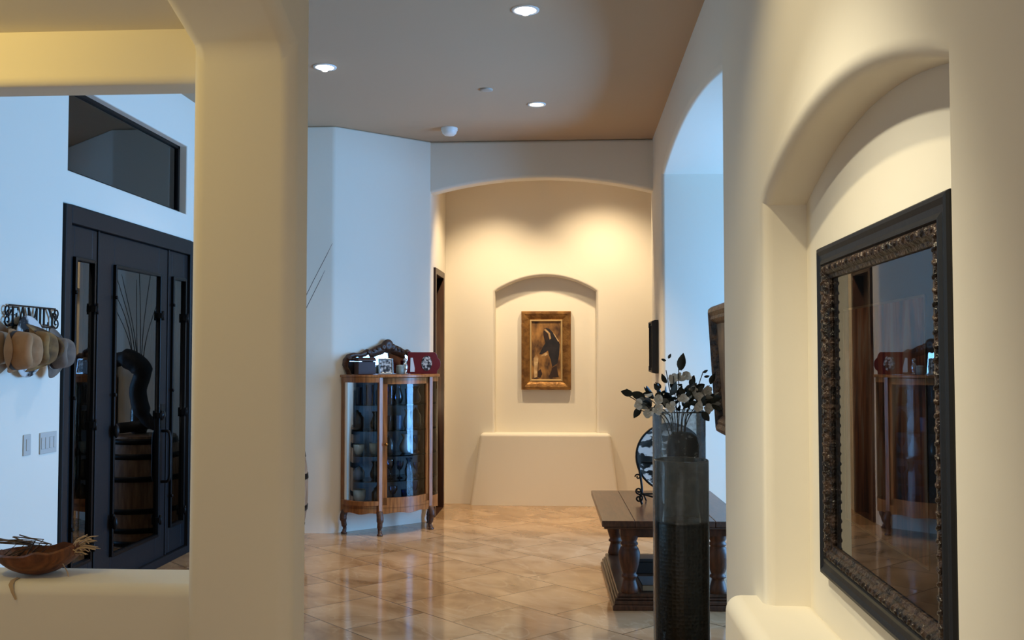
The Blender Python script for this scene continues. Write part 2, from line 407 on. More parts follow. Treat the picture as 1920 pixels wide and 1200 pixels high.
# ------------------------------------------------------------------ lights
def lamp(kind, name, loc, e, col, **k):
    l = bpy.data.lights.new(name, kind); l.energy = e; l.color = col
    for a, v in k.items(): setattr(l, a, v)
    o = bpy.data.objects.new(name, l); C.objects.link(o); o.location = loc; return o
def aim(o, to):
    o.rotation_euler = (Vector(to)-o.location).to_track_quat('-Z', 'Y').to_euler(); return o
DAY = (.24, .53, 1.0)
o = lamp('AREA', 'daylight_window', (4.70, 7.15, 1.53), 1080, DAY, shape='RECTANGLE', size=2.9, size_y=3.0)
o.rotation_euler = (0, R(90), 0)
for x, e in ((-.78, 195), (.33, 185)):
    o = lamp('SPOT', 'alcove_spot', (x, 9.51, H-.03), e, (1, .77, .48), spot_size=R(90 if x < 0 else 101), spot_blend=1, shadow_soft_size=.05)
    aim(o, (x, 10.36, 0.4 if x < 0 else .6))
for (x, y), e, c, a in (((-.265,5.739),85,(1,.83,.62),116), ((-.274,7.913),330,(1,.76,.48),88), ((-1.746,6.796),58,(1,.95,.88),116)):
    o = lamp('SPOT', 'hall_spot', (x, y, H-.06), e, c, spot_size=R(a), spot_blend=.8, shadow_soft_size=.06)
# warm cans over the near wall and the room at the left
o = lamp('SPOT', 'near_spot', (-.45, 2.25, 3.40), 86, (1, .86, .54), spot_size=R(82), spot_blend=.95, shadow_soft_size=.04)
aim(o, (.62, 2.25, .7))
o = lamp('SPOT', 'near_spot', (-.62, 1.75, 3.0), 155, (1, .93, .70), spot_size=R(62), spot_blend=.9, shadow_soft_size=.04)
aim(o, (.62, 2.2, .85))
o = lamp('SPOT', 'left_room_spot', (-2.1, 2.3, 2.6), 21, (1, .72, .18), spot_size=R(150), spot_blend=.5, shadow_soft_size=.05)
aim(o, (-2.0, 3.2, 1.9))
o = lamp('AREA', 'foyer_fill', (-3.2, 4.25, 1.7), 26, (.55, .76, 1), shape='RECTANGLE', size=1.5, size_y=1.0)  # added daylight fill, lifts the hall right wall from the unseen foyer side
o.rotation_euler = (0, R(-90), 0)
w = bpy.data.worlds.new('world'); bpy.context.scene.world = w; w.use_nodes = True
w.node_tree.nodes['Background'].inputs[0].default_value = (1, .97, .92, 1)
w.node_tree.nodes['Background'].inputs[1].default_value = .85

# ------------------------------------------------------------------ camera
cam = bpy.data.cameras.new('camera'); co = bpy.data.objects.new('camera', cam); C.objects.link(co)
co.location = (0, 0, 1.55)
yaw = math.atan(110/1830); pit = math.atan(70/1830)
co.rotation_euler = (PI/2+pit, 0, yaw)
cam.sensor_width = 36; cam.lens = 1830/1920*36; cam.clip_start = .05
sc = bpy.context.scene; sc.camera = co
sc.view_settings.view_transform = 'Standard'; sc.view_settings.look = 'None'; sc.view_settings.gamma = 1
sc.view_settings.use_curve_mapping = False; sc.view_settings.exposure = 0
sc.cycles.use_denoising = True
sc.cycles.max_bounces = 10; sc.cycles.diffuse_bounces = 5; sc.cycles.glossy_bounces = 5; sc.cycles.transparent_max_bounces = 24
sc.cycles.caustics_reflective = False; sc.cycles.caustics_refractive = False
sc.cycles.sample_clamp_indirect = 6

# ------------------------------------------------------------------ curio cabinet (angled wall)
CAB = (-1.70, 8.901, 0); CROT = math.atan2(.68, .755)
cab = thing('curio_cabinet', 'oak curio cabinet with bowed glass door and arched mirror top by the angled wall', 'cabinet', CAB, CROT)
def bow(w, n=14, y0=-.345, sag=.085):          # front door arc, left to right
    return [(-w+2*w*i/n, y0-sag*(1-((2*i/n)-1)**2)) for i in range(n+1)]
def side(s, n=12, off=0):                        # curved side, from front stile to back
    p = bez((.262+off, -.345-off*.4, 0), (.40+off, -.33-off*.3, 0), (.462+off, -.20, 0), (.462+off, -.06, 0), n)
    return [(s*q.x, q.y) for q in p]
def outline(off=0, ins=0):
    L_ = [(p[0]*(1+off/.47), p[1]-off) for p in bow(.262)]
    Rr = [(p[0], p[1]) for p in side(1, off=off)]
    Ll = [(p[0], p[1]) for p in side(-1, off=off)]
    return [(-.462-off, -.012)] + Ll[::-1][:-1] + L_ + Rr[1:] + [(.462+off, -.012)]
shrink = lambda pts, k: [(p[0]*k, -.02+(p[1]+.012)*k) for p in pts]
MB().prism(outline(.018), 1.372, 1.397).build('top', OAK, cab, bevel=.006)
bm_ = MB(); bm_.prism(outline(), .235, .262)
# shaped apron: follows the plan, deeper at the stiles
path = outline()[1:-1]
n = len(path)
def strip_band(mb, pts, z0f, z1, t):
    outr = [Vector((p[0], p[1], 0)) for p in pts]
    rows = [[], [], [], []]
    for i, p in enumerate(outr):
        a = outr[max(i-1,0)]; b = outr[min(i+1,len(outr)-1)]; tg = (b-a).normalized(); nn = Vector((tg.y, -tg.x, 0))
        q = p-nn*t; z0 = z0f(i/(len(outr)-1)) if callable(z0f) else z0f
        rows[0].append((p.x,p.y,z0)); rows[1].append((p.x,p.y,z1)); rows[2].append((q.x,q.y,z1)); rows[3].append((q.x,q.y,z0))
    rows.append(rows[0])
    mb.strip(rows); m_ = len(outr)-1
    mb.add([r[0] for r in rows[:4]], [(0,1,2,3)]); mb.add([r[m_] for r in rows[:4]], [(3,2,1,0)])
    return mb
strip_band(bm_, path, lambda t: .185+.012*math.sin(t*PI*6)**2, .24, .02)
bm_.build('base', OAK, cab, sharp=40)
# carcass uprights
cm = MB()
for s in (-1, 1):
    cm.box(s*.262-.019, s*.262+.019, -.362, -.326, .19, 1.375)
    cm.box(s*.448-.016, s*.448+.016, -.075, -.012, .19, 1.375)
cm.build('frame_post', OAK, cab, bevel=.004)
MB().box(-.455, .455, -.014, -.004, .2, 1.375).build('back_panel', mat('cabinet back', (44, 38, 36), .5), cab)
# bowed door
dr = MB(); arc = bow(.238, 14, -.352, .078)
strip_band(dr, arc, .262, .325, .02); strip_band(dr, arc, 1.315, 1.368, .02)
strip_band(dr, arc[:2], .262, 1.368, .022); strip_band(dr, arc[-2:], .262, 1.368, .022)
door = dr.build('door', OAK, cab, sharp=40)
gl = [(p[0], p[1]+.011) for p in bow(.232, 24, -.352, .078)]
MB().strip([[(p[0],p[1],.32) for p in gl], [(p[0],p[1],1.32) for p in gl]]).build('door_glass', CLEAR, door)
MB().lathe([(0,0),(.007,.002),(.007,.012),(.014,.02),(.012,.03),(0,.033)], 14, M=Matrix.Translation((-.222,-.366,.79)) @ Matrix.Rotation(PI/2,4,'X')).build('knob', mat('brass', (150,110,60), .3, 1), door)
for s in (-1, 1):
    sp = side(s)
    strip_band(MB(), sp, .262, .30, .016).build('side_rail', OAK, cab, sharp=40)
    rail = strip_band(MB(), sp, 1.33, 1.372, .016).build('side_rail', OAK, cab, sharp=40)
    MB().strip([[(p[0],p[1]+.004,.295) for p in sp], [(p[0],p[1]+.004,1.335) for p in sp]]).build('side_glass', CLEAR, rail)
SH = [.262, .47, .69, .91, 1.135]
for z in SH[1:]:
    MB().prism(shrink(outline(), .955), z-.008, z).build('shelf', SHELFG, cab)
for s, y in ((-1,-.345), (1,-.345), (-1,-.05), (1,-.05)):
    u = .262 if y < -.2 else .44
    k = .0 if y < -.2 else .03
    fx = s*u; dirx = s*(.35 if y < -.2 else .9); diry = -1 if y < -.2 else -.3
    pth = [(fx, y, .20), (fx+dirx*.022, y+diry*.022, .15), (fx+dirx*.012, y+diry*.012, .09), (fx, y, .045), (fx+dirx*.008, y+diry*.012, .022), (fx+dirx*.012, y+diry*.016, .0)]
    MB().tube(spline(pth, 5), [.030]*5+[.031]*3+[.024]*5+[.017]*5+[.019]*4+[.027]*4, 12).build('leg', OAKD, cab)
# arched mirror gallery
half = [(0,1.685),(.03,1.70),(.055,1.672),(.13,1.645),(.19,1.612),(.215,1.625),(.25,1.60),(.30,1.585),(.35,1.592),(.41,1.575),(.45,1.53),(.455,1.48),(.43,1.44),(.41,1.397)]
outl = [(-x, z) for x, z in half[::-1]][:-1] + [(x, z) for x, z in half]
gm = MB()
inn = []
for x, z in outl:
    inn.append((x*.90, 1.397+(z-1.397)*(.80 if abs(x) > .2 else .66)))
rows = [[(x, -.012, z) for x, z in outl], [(x, -.042, z) for x, z in outl], [(x, -.048, z) for x, z in [(a[0]*.6+b[0]*.4, a[1]*.6+b[1]*.4) for a, b in zip(outl, inn)]], [(x, -.036, z) for x, z in inn], [(x, -.014, z) for x, z in inn]]
gm.strip(rows)
for sx in (-1, 1):                                # carved scrolls on the crest
    for r_, cx, cz in ((.028,.05,1.645),(.020,.205,1.60),(.024,.405,1.545),(.016,.11,1.628),(.016,.15,1.612)):
        gm.lathe([(0,-.054),(r_*.5,-.062),(r_,-.052),(r_*1.1,-.042)], 12, M=Matrix(((1,0,0,sx*cx),(0,0,1,0),(0,1,0,cz),(0,0,0,1))))
gm.lathe([(0,-.056),(.03,-.066),(.05,-.052),(.055,-.04)], 16, M=Matrix(((1,0,0,0),(0,0,1,0),(0,1,0,1.662),(0,0,0,1))))
gal = gm.build('mirror_frame', OAKD, cab)
MB().add([(x, -.026, z) for x, z in inn], [tuple(range(len(inn)))]).build('mirror', MIRROR, gal)

# things on the cabinet top / in the cabinet: local (u, y) of the cabinet to world
CM = Matrix.Translation(CAB) @ Matrix.Rotation(CROT, 4, 'Z')
def at_cab(u, y, z): return tuple(CM @ Vector((u, y, z)))
DK = mat('dark brown lacquer', (52, 26, 22), .3)
RED = mat('dark red lacquer', (96, 20, 26), .3, coat=.3)
PHOTO = mat('black and white photo', (40,40,42), .3, col2=(190,188,184), nscale=38, ndetail=2, nlo=.44, nhi=.58)
PALE = mat('pale mount board', (205,208,210), .6)
SILVER = mat('silver', (200,202,206), .22, 1)
t = thing('keepsake_box', 'dark brown box with sloping lid on the cabinet top, farthest from the red frame', 'box', at_cab(-.315, -.17, 1.398), CROT-R(8))
MB().box(-.082,.082,-.05,.05,0,.115).build('body', DK, t, bevel=.004)
MB().prism([(-.056,.117),(.056,.117),(.05,.135),(.02,.152),(-.03,.152),(-.056,.13)], -.085, .085, M=MY).build('lid', DK, t, bevel=.003)
t = thing('photo_frame', 'small silver frame with a black and white photo on the cabinet top', 'photo frame', at_cab(-.115, -.20, 1.398), CROT-R(14))
o = ring(MB(), -.008, .006, -.068, .068, 0, .142, .014).build('frame', SILVER, t, rot=(R(0), R(-8), R(-90)), bevel=.002)
MB().box(-.004, 0, -.056, .056, .012, .13, ).build('photo', PHOTO, t, rot=(0, R(-8), R(-90)))
MB().add([(0,.012,.1),(.03,.012,.1),(.03,.06,0.001),(0,.06,0.001)], [(0,1,2,3)]).add([(0,.016,.1),(.03,.016,.1),(.03,.064,0.001),(0,.064,0.001)], [(0,3,2,1)]).build('easel_back', DK, t)
t = thing('small_jar', 'little grey green jar in front of the cabinet top mirror', 'jar', at_cab(.025, -.21, 1.398), 0)
MB().lathe([(.032,0),(.036,.01),(.036,.06),(.03,.068)], 20).build('body', mat('grey green glaze', (112,124,120), .35), t)
MB().lathe([(.034,.068),(.034,.078),(.01,.084),(0,.084)], 20).build('lid', mat('jar lid glaze', (130,140,136), .35), t)
t = thing('figurine', 'slim silver figurine on the cabinet top beside the red photo frame', 'figurine', at_cab(.085, -.2, 1.398), 0)
MB().lathe([(.028,0),(.03,.006),(.012,.014),(.024,.04),(.028,.07),(.016,.098),(.012,.108),(.02,.12),(.018,.138),(0,.148)], 18).build('body', SILVER, t)
MB().lathe([(.036,-.0),(.036,.005)], 18).build('plinth', DK, t)
t = thing('photo_frame', 'dark red frame with scalloped side and oval photo on the cabinet top', 'photo frame', at_cab(.262, -.235, 1.399), CROT-R(24))
# scalloped board, oval window with photo, narrow clear slot
MA = Matrix.Rotation(R(8), 4, 'X') @ Matrix(((1,0,0,0),(0,0,1,0),(0,1,0,0),(0,0,0,1)))
pts = [(-.155,0),(.125,0)] + [(q.x,q.y) for q in bez((.125,.03,0),(.165,.06,0),(.165,.12,0),(.125,.15,0),8)] + [(.118,.178),(.10,.20),(-.13,.20),(-.135,.212),(-.15,.205)]
MB().prism(pts, -.008, .008, M=MA).build('board', RED, t, bevel=.003)
MB().prism([(.025+.05*math.cos(2*PI*k/28)*(1 if abs(math.cos(2*PI*k/28))<.8 else .96), .10+.068*math.sin(2*PI*k/28)) for k in range(28)], -.013, -.007, M=MA).build('photo', PHOTO, t)
MB().prism([(-.125,.02),(-.085,.02),(-.085,.055),(-.105,.15),(-.125,.15)], -.013, -.007, M=MA).build('inset_strip', PALE, t)
MB().box(-.01,.01,.02,.06,0,.12).build('easel_back', RED, t)

# glassware
TUM = glass('tumbler glass', (175, 200, 225), 1.6); BLUEG = glass('blue glass', (90, 120, 165), 1.6); DARKP = mat('dark pottery', (40, 34, 34), .3, coat=.4)
CHINA = mat('white china', (176, 182, 188), .2, coat=.4); BLUEC = mat('slate blue china', (72, 92, 120), .25, coat=.4)
def goblet(h, r): return [(r*.8,0),(r*.75,.004),(.006,.012),(.005,h*.45),(r*.6,h*.55),(r,h*.8),(r*.92,h)]
def tumbler(h, r): return [(r*.85,0),(r,h)]
def vase(h, r): return [(r*.6,0),(r*.9,h*.12),(r,h*.35),(r*.5,h*.72),(r*.45,h*.82),(r*.8,h)]
def cup(h, r): return [(r*.5,0),(r*.55,.004),(r*.9,h*.4),(r,h),(r*.95,h),(r*.82,h*.45),(0,h*.15)]
def jar(h, r): return [(r*.8,0),(r,h*.1),(r,h*.6),(r*.6,h*.78),(r*.62,h*.86),(r*.2,h*.93),(.012,h),(0,h)]
lev = ['bottom', 'fourth', 'third', 'second', 'top']
ware = [  # level from bottom, u, y, profile, material, phrase, category
 (4,-.36,-.12,tumbler(.15,.04),TUM,'tall clear tumbler','glass'),(4,-.27,-.18,tumbler(.17,.036),TUM,'highball glass','glass'),(4,-.19,-.22,jar(.17,.042),BLUEC,'lidded slate blue jar','jar'),
 (4,-.10,-.24,tumbler(.16,.033),BLUEG,'blue tumbler','glass'),(4,.0,-.22,vase(.19,.045),TUM,'clear waisted vase','vase'),(4,.10,-.24,tumbler(.13,.036),TUM,'short clear tumbler','glass'),(4,.20,-.2,vase(.15,.05),DARKP,'dark little vase','vase'),
 (3,-.36,-.12,jar(.17,.06),DARKP,'large dark lidded jar','jar'),(3,-.22,-.2,vase(.16,.05),DARKP,'dark vase','vase'),(3,-.12,-.25,tumbler(.12,.036),BLUEG,'stubby blue tumbler','glass'),(3,-.02,-.25,tumbler(.12,.036),BLUEC,'slate blue beaker','beaker'),(3,.09,-.24,vase(.17,.042),CHINA,'white china vase','vase'),(3,.20,-.2,jar(.18,.05),DARKP,'dark round-shouldered jar','jar'),
 (2,-.35,-.13,cup(.09,.05),CHINA,'white china cup behind the curved side glass','cup'),(2,-.23,-.2,cup(.10,.052),CHINA,'white china cup near the door post','cup'),(2,-.09,-.22,jar(.16,.045),DARKP,'small dark jar','jar'),(2,.07,-.24,vase(.17,.06),CHINA,'white flared china vase','vase'),(2,.21,-.2,goblet(.15,.035),TUM,'clear goblet','glass'),
 (1,-.35,-.13,jar(.12,.055),BLUEC,'wide slate blue jar','jar'),(1,-.22,-.2,vase(.16,.05),DARKP,'dark bellied vase','vase'),(1,-.10,-.25,goblet(.17,.038),TUM,'clear stemmed glass nearest the door post','glass'),(1,.0,-.25,goblet(.15,.036),BLUEG,'blue stemmed glass','glass'),(1,.11,-.23,vase(.17,.04),TUM,'clear bud vase','vase'),(1,.21,-.2,goblet(.12,.034),TUM,'small clear stemmed glass','glass'),
 (0,-.34,-.13,cup(.12,.06),CHINA,'white china bowl','bowl'),(0,-.20,-.2,jar(.15,.05),DARKP,'dark pot','pot'),(0,-.07,-.25,goblet(.14,.042),TUM,'clear wide goblet','glass'),(0,.06,-.25,tumbler(.10,.04),BLUEG,'low blue tumbler','glass'),(0,.18,-.22,goblet(.16,.04),TUM,'tall clear goblet','glass'),
]
for l, u, y, p, mt, ph, cat in ware:
    x_, y_, z_ = at_cab(u, y, SH[l]+.0015)
    o = MB().lathe(p, 20).build(cat if cat != 'glass' else 'drinking_glass', mt, None, loc=(x_, y_, z_))
    tag(o, ph+' on the '+lev[l]+' shelf of the curio cabinet', cat, 'glassware and china in the curio cabinet')

# ------------------------------------------------------------------ picture frames
def moulding(w, h, prof, mb=None):
    """picture moulding in the local x-z plane, facing -y; prof = (inset, protrusion)"""
    mb = mb or MB(); rows = []
    for i, p in prof:
        rows.append([(-w/2+i,-p,-h/2+i),(w/2-i,-p,-h/2+i),(w/2-i,-p,h/2-i),(-w/2+i,-p,h/2-i)])
    for a in range(len(rows)-1):
        for k in range(4):
            k2 = (k+1)%4
            mb.add([rows[a][k],rows[a][k2],rows[a+1][k2],rows[a+1][k]], [(0,1,2,3)])
    return mb
# painting in the end-wall niche
GOLD = mat('worn gold leaf', (150,108,58), .42, .55, col2=(112,76,40), nscale=14, nlo=.4, nhi=.62, bump=.5, bscale=45)
GOLDB = mat('bright gold lip', (214,182,128), .35, .5)
t = thing('framed_painting', 'painting of a dark robed figure in a wide gold frame in the end wall niche', 'painting', (-.262, 10.487, 1.6245))
MB().box(-.262,.262,-.02,0,-.418,.418).build('backing', DK, t)
moulding(.53, .84, [(0,0),(0,.045),(.012,.058),(.03,.06),(.06,.05),(.092,.034)]).build('frame', GOLD, t)
moulding(.346, .656, [(0,.03),(0,.042),(.012,.044),(.02,.03),(.022,.02)]).build('inner_lip', GOLDB, t)
CV = mat('painted canvas', (62,40,26), .5, col2=(168,122,66), nscale=7, ndetail=5, nlo=.36, nhi=.66, stretch=(1.6,1,1))
ROBE = mat('painted robe', (26,24,28), .5, col2=(42,36,38), nscale=16); PALEP = mat('painted highlight', (206,176,132), .5, col2=(150,112,70), nscale=20); SKINP = mat('painted shadow brown', (50,32,24), .5)
cm = MB(); cm.box(-.16,.16,-.028,-.02,-.312,.312)
def blot(pts, mi, d): cm.add([(x, -d, z) for x, z in pts], [tuple(range(len(pts)))], mi)
def px(pts): return [((x-500)/950, (560-y)/950) for x, y in pts]      # canvas sketch grid
blot(px([(500,330),(535,345),(570,380),(610,430),(640,500),(632,600),(615,690),(560,730),(545,650),(528,610),(510,520),(490,480),(475,420),(472,370)]), 1, .0292)
blot(px([(500,470),(520,560),(500,575),(455,600),(430,600),(455,545)]), 1, .0291)
blot(px([(478,350),(495,342),(540,385),(550,440),(535,450),(520,390)]), 2, .0296)
blot(px([(570,385),(585,395),(632,470),(620,468)]), 2, .0297)
blot(px([(480,372),(508,380),(520,430),(510,465),(488,440),(478,400)]), 3, .0298)
blot(px([(470,600),(500,580),(515,600),(495,615),(440,620)]), 2, .0297)
blot(px([(560,735),(605,715),(620,800),(628,830),(520,835),(545,790)]), 3, .0292)
blot(px([(372,640),(400,600),(420,640),(405,830),(380,840)]), 2, .0291)
blot(px([(418,770),(445,750),(460,800),(440,840),(415,830)]), 3, .0293)
cm.build('canvas', [CV, ROBE, PALEP, SKINP], t)
MB().box(-.042,.042,-.056,-.046,-.40,-.388).build('nameplate', mat('tarnished brass', (120,88,52), .35, .8), t)

# small dark picture and ornate picture on the hall right wall (facing -x): local frame turned by -90 degrees
t = thing('framed_picture', 'small black framed picture hung beside the alcove on the hall wall', 'framed picture', (.776, 8.885, 1.645), R(-90))
moulding(.34, .475, [(0,0),(0,.03),(.01,.055),(.022,.058),(.028,.04),(.045,.045),(.05,.02),(.055,.012)]).build('frame', BLACKW, t)
MB().box(-.125,.125,-.012,-.006,-.19,.19).build('picture', mat('dim print', (60,52,46), .5, col2=(120,104,88), nscale=12), t)
for z in (-.20, .20):
    MB().box(-.168,-.15,-.062,-.056,z-.025,z+.025).build('corner_mount', SILVER, t)
GILT = mat('brown gilt carved wood', (96,66,38), .42, .35, col2=(40,26,16), nscale=26, nlo=.4, nhi=.6, bump=1, bscale=60)
t = thing('framed_picture', 'ornate brown gilt framed picture mostly hidden behind the near wall corner', 'framed picture', (.765, 4.62, 1.175), R(-90))
t.rotation_euler = (R(3.4), 0, R(-90))
moulding(.66, .63, [(0,0),(0,.022),(.012,.04),(.03,.046),(.05,.036),(.065,.04),(.08,.026),(.09,.014)]).build('frame', GILT, t, loc=(0,0,.315))
MB().box(-.245,.245,-.014,-.004,-.23,.23).build('picture', mat('old brown print', (88,66,46), .5, col2=(140,112,80), nscale=9), t, loc=(0,0,.315))

# the big black frame in the near niche
t = thing('framed_picture', 'large black framed picture under glass in the arched niche', 'framed picture', (.671, 2.15, 1.412), R(-90.75))
moulding(.93, .848, [(0,0),(0,.024),(.004,.029),(.012,.031),(.022,.026),(.034,.025),(.042,.029),(.046,.03),(.05,.024)]).build('frame', BLACKW, t)
CARVE = mat('carved dark bronze band', (66,50,40), .36, .25, col2=(26,20,17), nscale=40, nlo=.42, nhi=.6, bump=1, bscale=75)
cb = MB()
moulding(.834, .752, [(0,.02),(.002,.026),(.010,.031),(.020,.030),(.026,.024),(.028,.020),(.037,.016),(.038,.006)], cb)
for sx in (-1, 1):
    for i in range(30):
        z = -.352+.704*i/29; cb.lathe([(0,.005),(.005,.0035),(.008,0)], 8, M=Matrix.Translation((sx*.404,-.0295,z)) @ Matrix.Rotation(PI/2,4,'X') @ Matrix.Rotation(.6*(-1)**i,4,'Z'), sx=1.2, sy=.7)
for sz in (-1, 1):
    for i in range(32):
        x = -.395+.79*i/31; cb.lathe([(0,.005),(.005,.0035),(.008,0)], 8, M=Matrix.Translation((x,-.0295,sz*.363)) @ Matrix.Rotation(PI/2,4,'X') @ Matrix.Rotation(.6*(-1)**i,4,'Z'), sx=.7, sy=1.2)
cb.build('carved_band', CARVE, t)
MB().box(-.384,.384,-.005,-.002,-.343,.343).build('mat_board', mat('dark mat board', (74,72,72), .7), t)
moulding(.575, .512, [(0,.005),(0,.0075),(.005,.0075),(.005,.005)]).build('fillet', mat('thin gold fillet', (196,172,140), .4, .3), t)
def art():
    m = mat('rust and umber print', (0,0,0), .6); nt = m.node_tree; N = nt.nodes; L = nt.links; b = N['Principled BSDF']
    tc = N.new('ShaderNodeTexCoord'); mp = N.new('ShaderNodeMapping'); mp.inputs['Scale'].default_value = (7, 1, 1.1)
    n = N.new('ShaderNodeTexNoise'); n.inputs['Scale'].default_value = 2.6; n.inputs['Detail'].default_value = 6; n.inputs['Distortion'].default_value = .6
    r = N.new('ShaderNodeValToRGB'); e = r.color_ramp.elements
    e[0].position = .34; e[0].color = lin((30,24,24)); e[1].position = .74; e[1].color = lin((226,206,184))
    for p, c in ((.44,(120,70,48)),(.53,(206,128,84)),(.63,(232,190,154))):
        k = e.new(p); k.color = lin(c)
    L.new(tc.outputs['Object'], mp.inputs[0]); L.new(mp.outputs[0], n.inputs['Vector']); L.new(n.outputs['Fac'], r.inputs[0])
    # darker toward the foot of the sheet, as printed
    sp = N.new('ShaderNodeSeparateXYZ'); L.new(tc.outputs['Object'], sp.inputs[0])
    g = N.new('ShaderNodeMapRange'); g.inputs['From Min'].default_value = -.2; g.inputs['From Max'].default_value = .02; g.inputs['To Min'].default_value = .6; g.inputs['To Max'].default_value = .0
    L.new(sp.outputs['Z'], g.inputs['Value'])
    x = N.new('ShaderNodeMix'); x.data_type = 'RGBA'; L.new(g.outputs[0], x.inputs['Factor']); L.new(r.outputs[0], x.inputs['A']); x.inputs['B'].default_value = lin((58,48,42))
    L.new(x.outputs['Result'], b.inputs['Base Color']); return m
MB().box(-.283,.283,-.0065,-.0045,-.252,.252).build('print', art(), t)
MB().add([(-.386,-.010,-.345),(.386,-.010,-.345),(.386,-.010,.345),(-.386,-.010,.345)], [(0,1,2,3)]).build('glass', PICGLASS, t)

# ------------------------------------------------------------------ coffee table
TT = (.172, 6.05, 0)
tb = thing('coffee_table', 'dark walnut coffee table with baluster legs standing in the wide right archway', 'coffee table', (.615, 6.72, 0), R(1.6))
w2, d2_ = .445, .685
top = MB()
for i, (a, b_) in enumerate(((-w2,-w2+.20),(-w2+.202,w2-.202),(w2-.20,w2))):
    top.box(a, b_, -d2_, d2_, .515, .552)
top.build('tabletop', WALNUT, tb, bevel=.004)
MB().box(-w2+.012,w2-.012,-d2_+.012,d2_-.012,.50,.515).build('edge_moulding', WALNUT, tb, bevel=.006)
ap = MB()
for y in (-.60, .60): ap.box(-.30,.30,y-.012,y+.012,.44,.50)
for x in (-.275, .275): ap.box(x-.012,x+.012,-.60,.60,.44,.50)
ap.build('apron', WALNUT, tb, bevel=.003)
bp_ = [(.050,.100),(.056,.108),(.052,.13),(.046,.15),(.040,.172),(.037,.188),(.050,.196),(.050,.206),(.040,.214),(.048,.235),(.058,.27),(.066,.31),(.066,.345),(.056,.372),(.044,.386),(.054,.394),(.054,.404),(.044,.412),(.052,.43),(.056,.445),(.056,.502)]
for sx in (-1, 1):
    for sy in (-1, 1):
        lg = MB().lathe(bp_, 24, M=Matrix.Translation((sx*.272, sy*.585, 0)))
        lg.box(sx*.272-.058, sx*.272+.058, sy*.585-.058, sy*.585+.058, .455, .50)
        lg.build('leg', WALNUTV, tb)
bs = MB(); bs.box(-.378,.378,-.645,.645,0,.032).box(-.368,.368,-.635,.635,.032,.058).box(-.356,.356,-.622,.622,.058,.074).box(-.346,.346,-.612,.612,.074,.10)
bs.build('base', WALNUT, tb, bevel=.005)
bk = thing('book', 'grey covered book lying on the lower shelf of the coffee table', 'book', (.60, 6.27, .101), R(3))
MB().box(-.17,.17,-.12,.12,.0,.004).box(-.17,.17,-.12,.12,.036,.04).box(-.17,-.166,-.12,.12,.0,.04).build('cover', mat('charcoal cloth cover', (60,56,54), .6), bk)
MB().box(-.164,.163,-.115,.115,.004,.036).build('page_block', mat('paper', (150,140,124), .8), bk)
bk = thing('box', 'long dark box standing toward the back of the coffee table shelf', 'box', (.60, 6.72, .101), R(2))
MB().box(-.2,.2,-.07,.07,0,.075).build('body', mat('charcoal board', (40,38,38), .5), bk, bevel=.004)
MB().box(-.203,.203,-.073,.073,.076,.098).build('lid', mat('charcoal lid board', (48,45,44), .45), bk, bevel=.004)

# decorative plate on a scrolled iron easel
PL = thing('decorative_plate', 'round black and white streaked plate leaning on the iron easel on the coffee table', 'plate', (.68, 6.73, .632))
ZEB = mat('black and white streaks', (20,20,22), .22, col2=(206,206,204), nscale=7, ndetail=3, nlo=.48, nhi=.53, stretch=(1.6,1.6,3.4), coat=.5)
PM = Matrix.Rotation(R(-14),4,'X') @ Matrix.Translation((0,0,.235)) @ Matrix.Rotation(R(90),4,'X')
MB().lathe([(0,.0),(.12,.0),(.165,.012),(.228,.03),(.235,.03),(.232,.024),(.17,.004),(.12,-.008),(0,-.008)], 48, M=PM).build('dish', ZEB, PL)
MB().lathe([(.226,.032),(.234,.036),(.24,.03),(.236,.022)], 48, M=PM, caps=False).build('rim', BLACKM, PL)
es = thing('plate_easel', 'black scrolled iron easel holding the streaked plate on the coffee table', 'plate stand', (.68, 6.74, .552))
def spiral(cx, cz, y, r0, turns, a0, s=1):
    return [(cx+s*r0*(1-.8*i/24)*math.cos(a0+turns*2*PI*i/24), y, cz+r0*(1-.8*i/24)*math.sin(a0+turns*2*PI*i/24)) for i in range(25)]
for s in (-1, 1):
    em = MB()
    em.tube(spline([(s*.20,-.06,.004),(s*.215,-.055,.05),(s*.20,-.05,.10),(s*.21,-.02,.2),(s*.225,.03,.30)]), .008, 8)
    em.tube(spiral(s*.222,.045,-.06,.028,1.3,PI/2,s), .006, 8)
    em.tube(spiral(s*.222,.095,-.055,.022,1.3,-PI/2,s), .006, 8)
    em.tube(spiral(s*.225,.185,-.02,.02,1.2,0,s), .005, 8)
    em.tube(spline([(s*.20,-.055,.075),(s*.1,-.09,.055),(0,-.10,.06)]), .007, 8)
    em.tube(spline([(s*.2,-.05,.09),(s*.18,.05,.05),(s*.16,.12,.006)]), .006, 8)
    em.tube(spiral(s*.09,.04,-.085,.025,1.2,0,s), .006, 8)
    em.build('scroll_leg', BLACKM, es)
em = MB().tube([(-.2,-.05,.075),(.2,-.05,.075)], .006, 8).tube(spline([(0,.03,.30),(0,.10,.15),(0,.15,.006)]), .006, 8).tube([(-.2,.02,.28),(.2,.02,.28)], .005, 8)
em.build('crossbar', BLACKM, es)

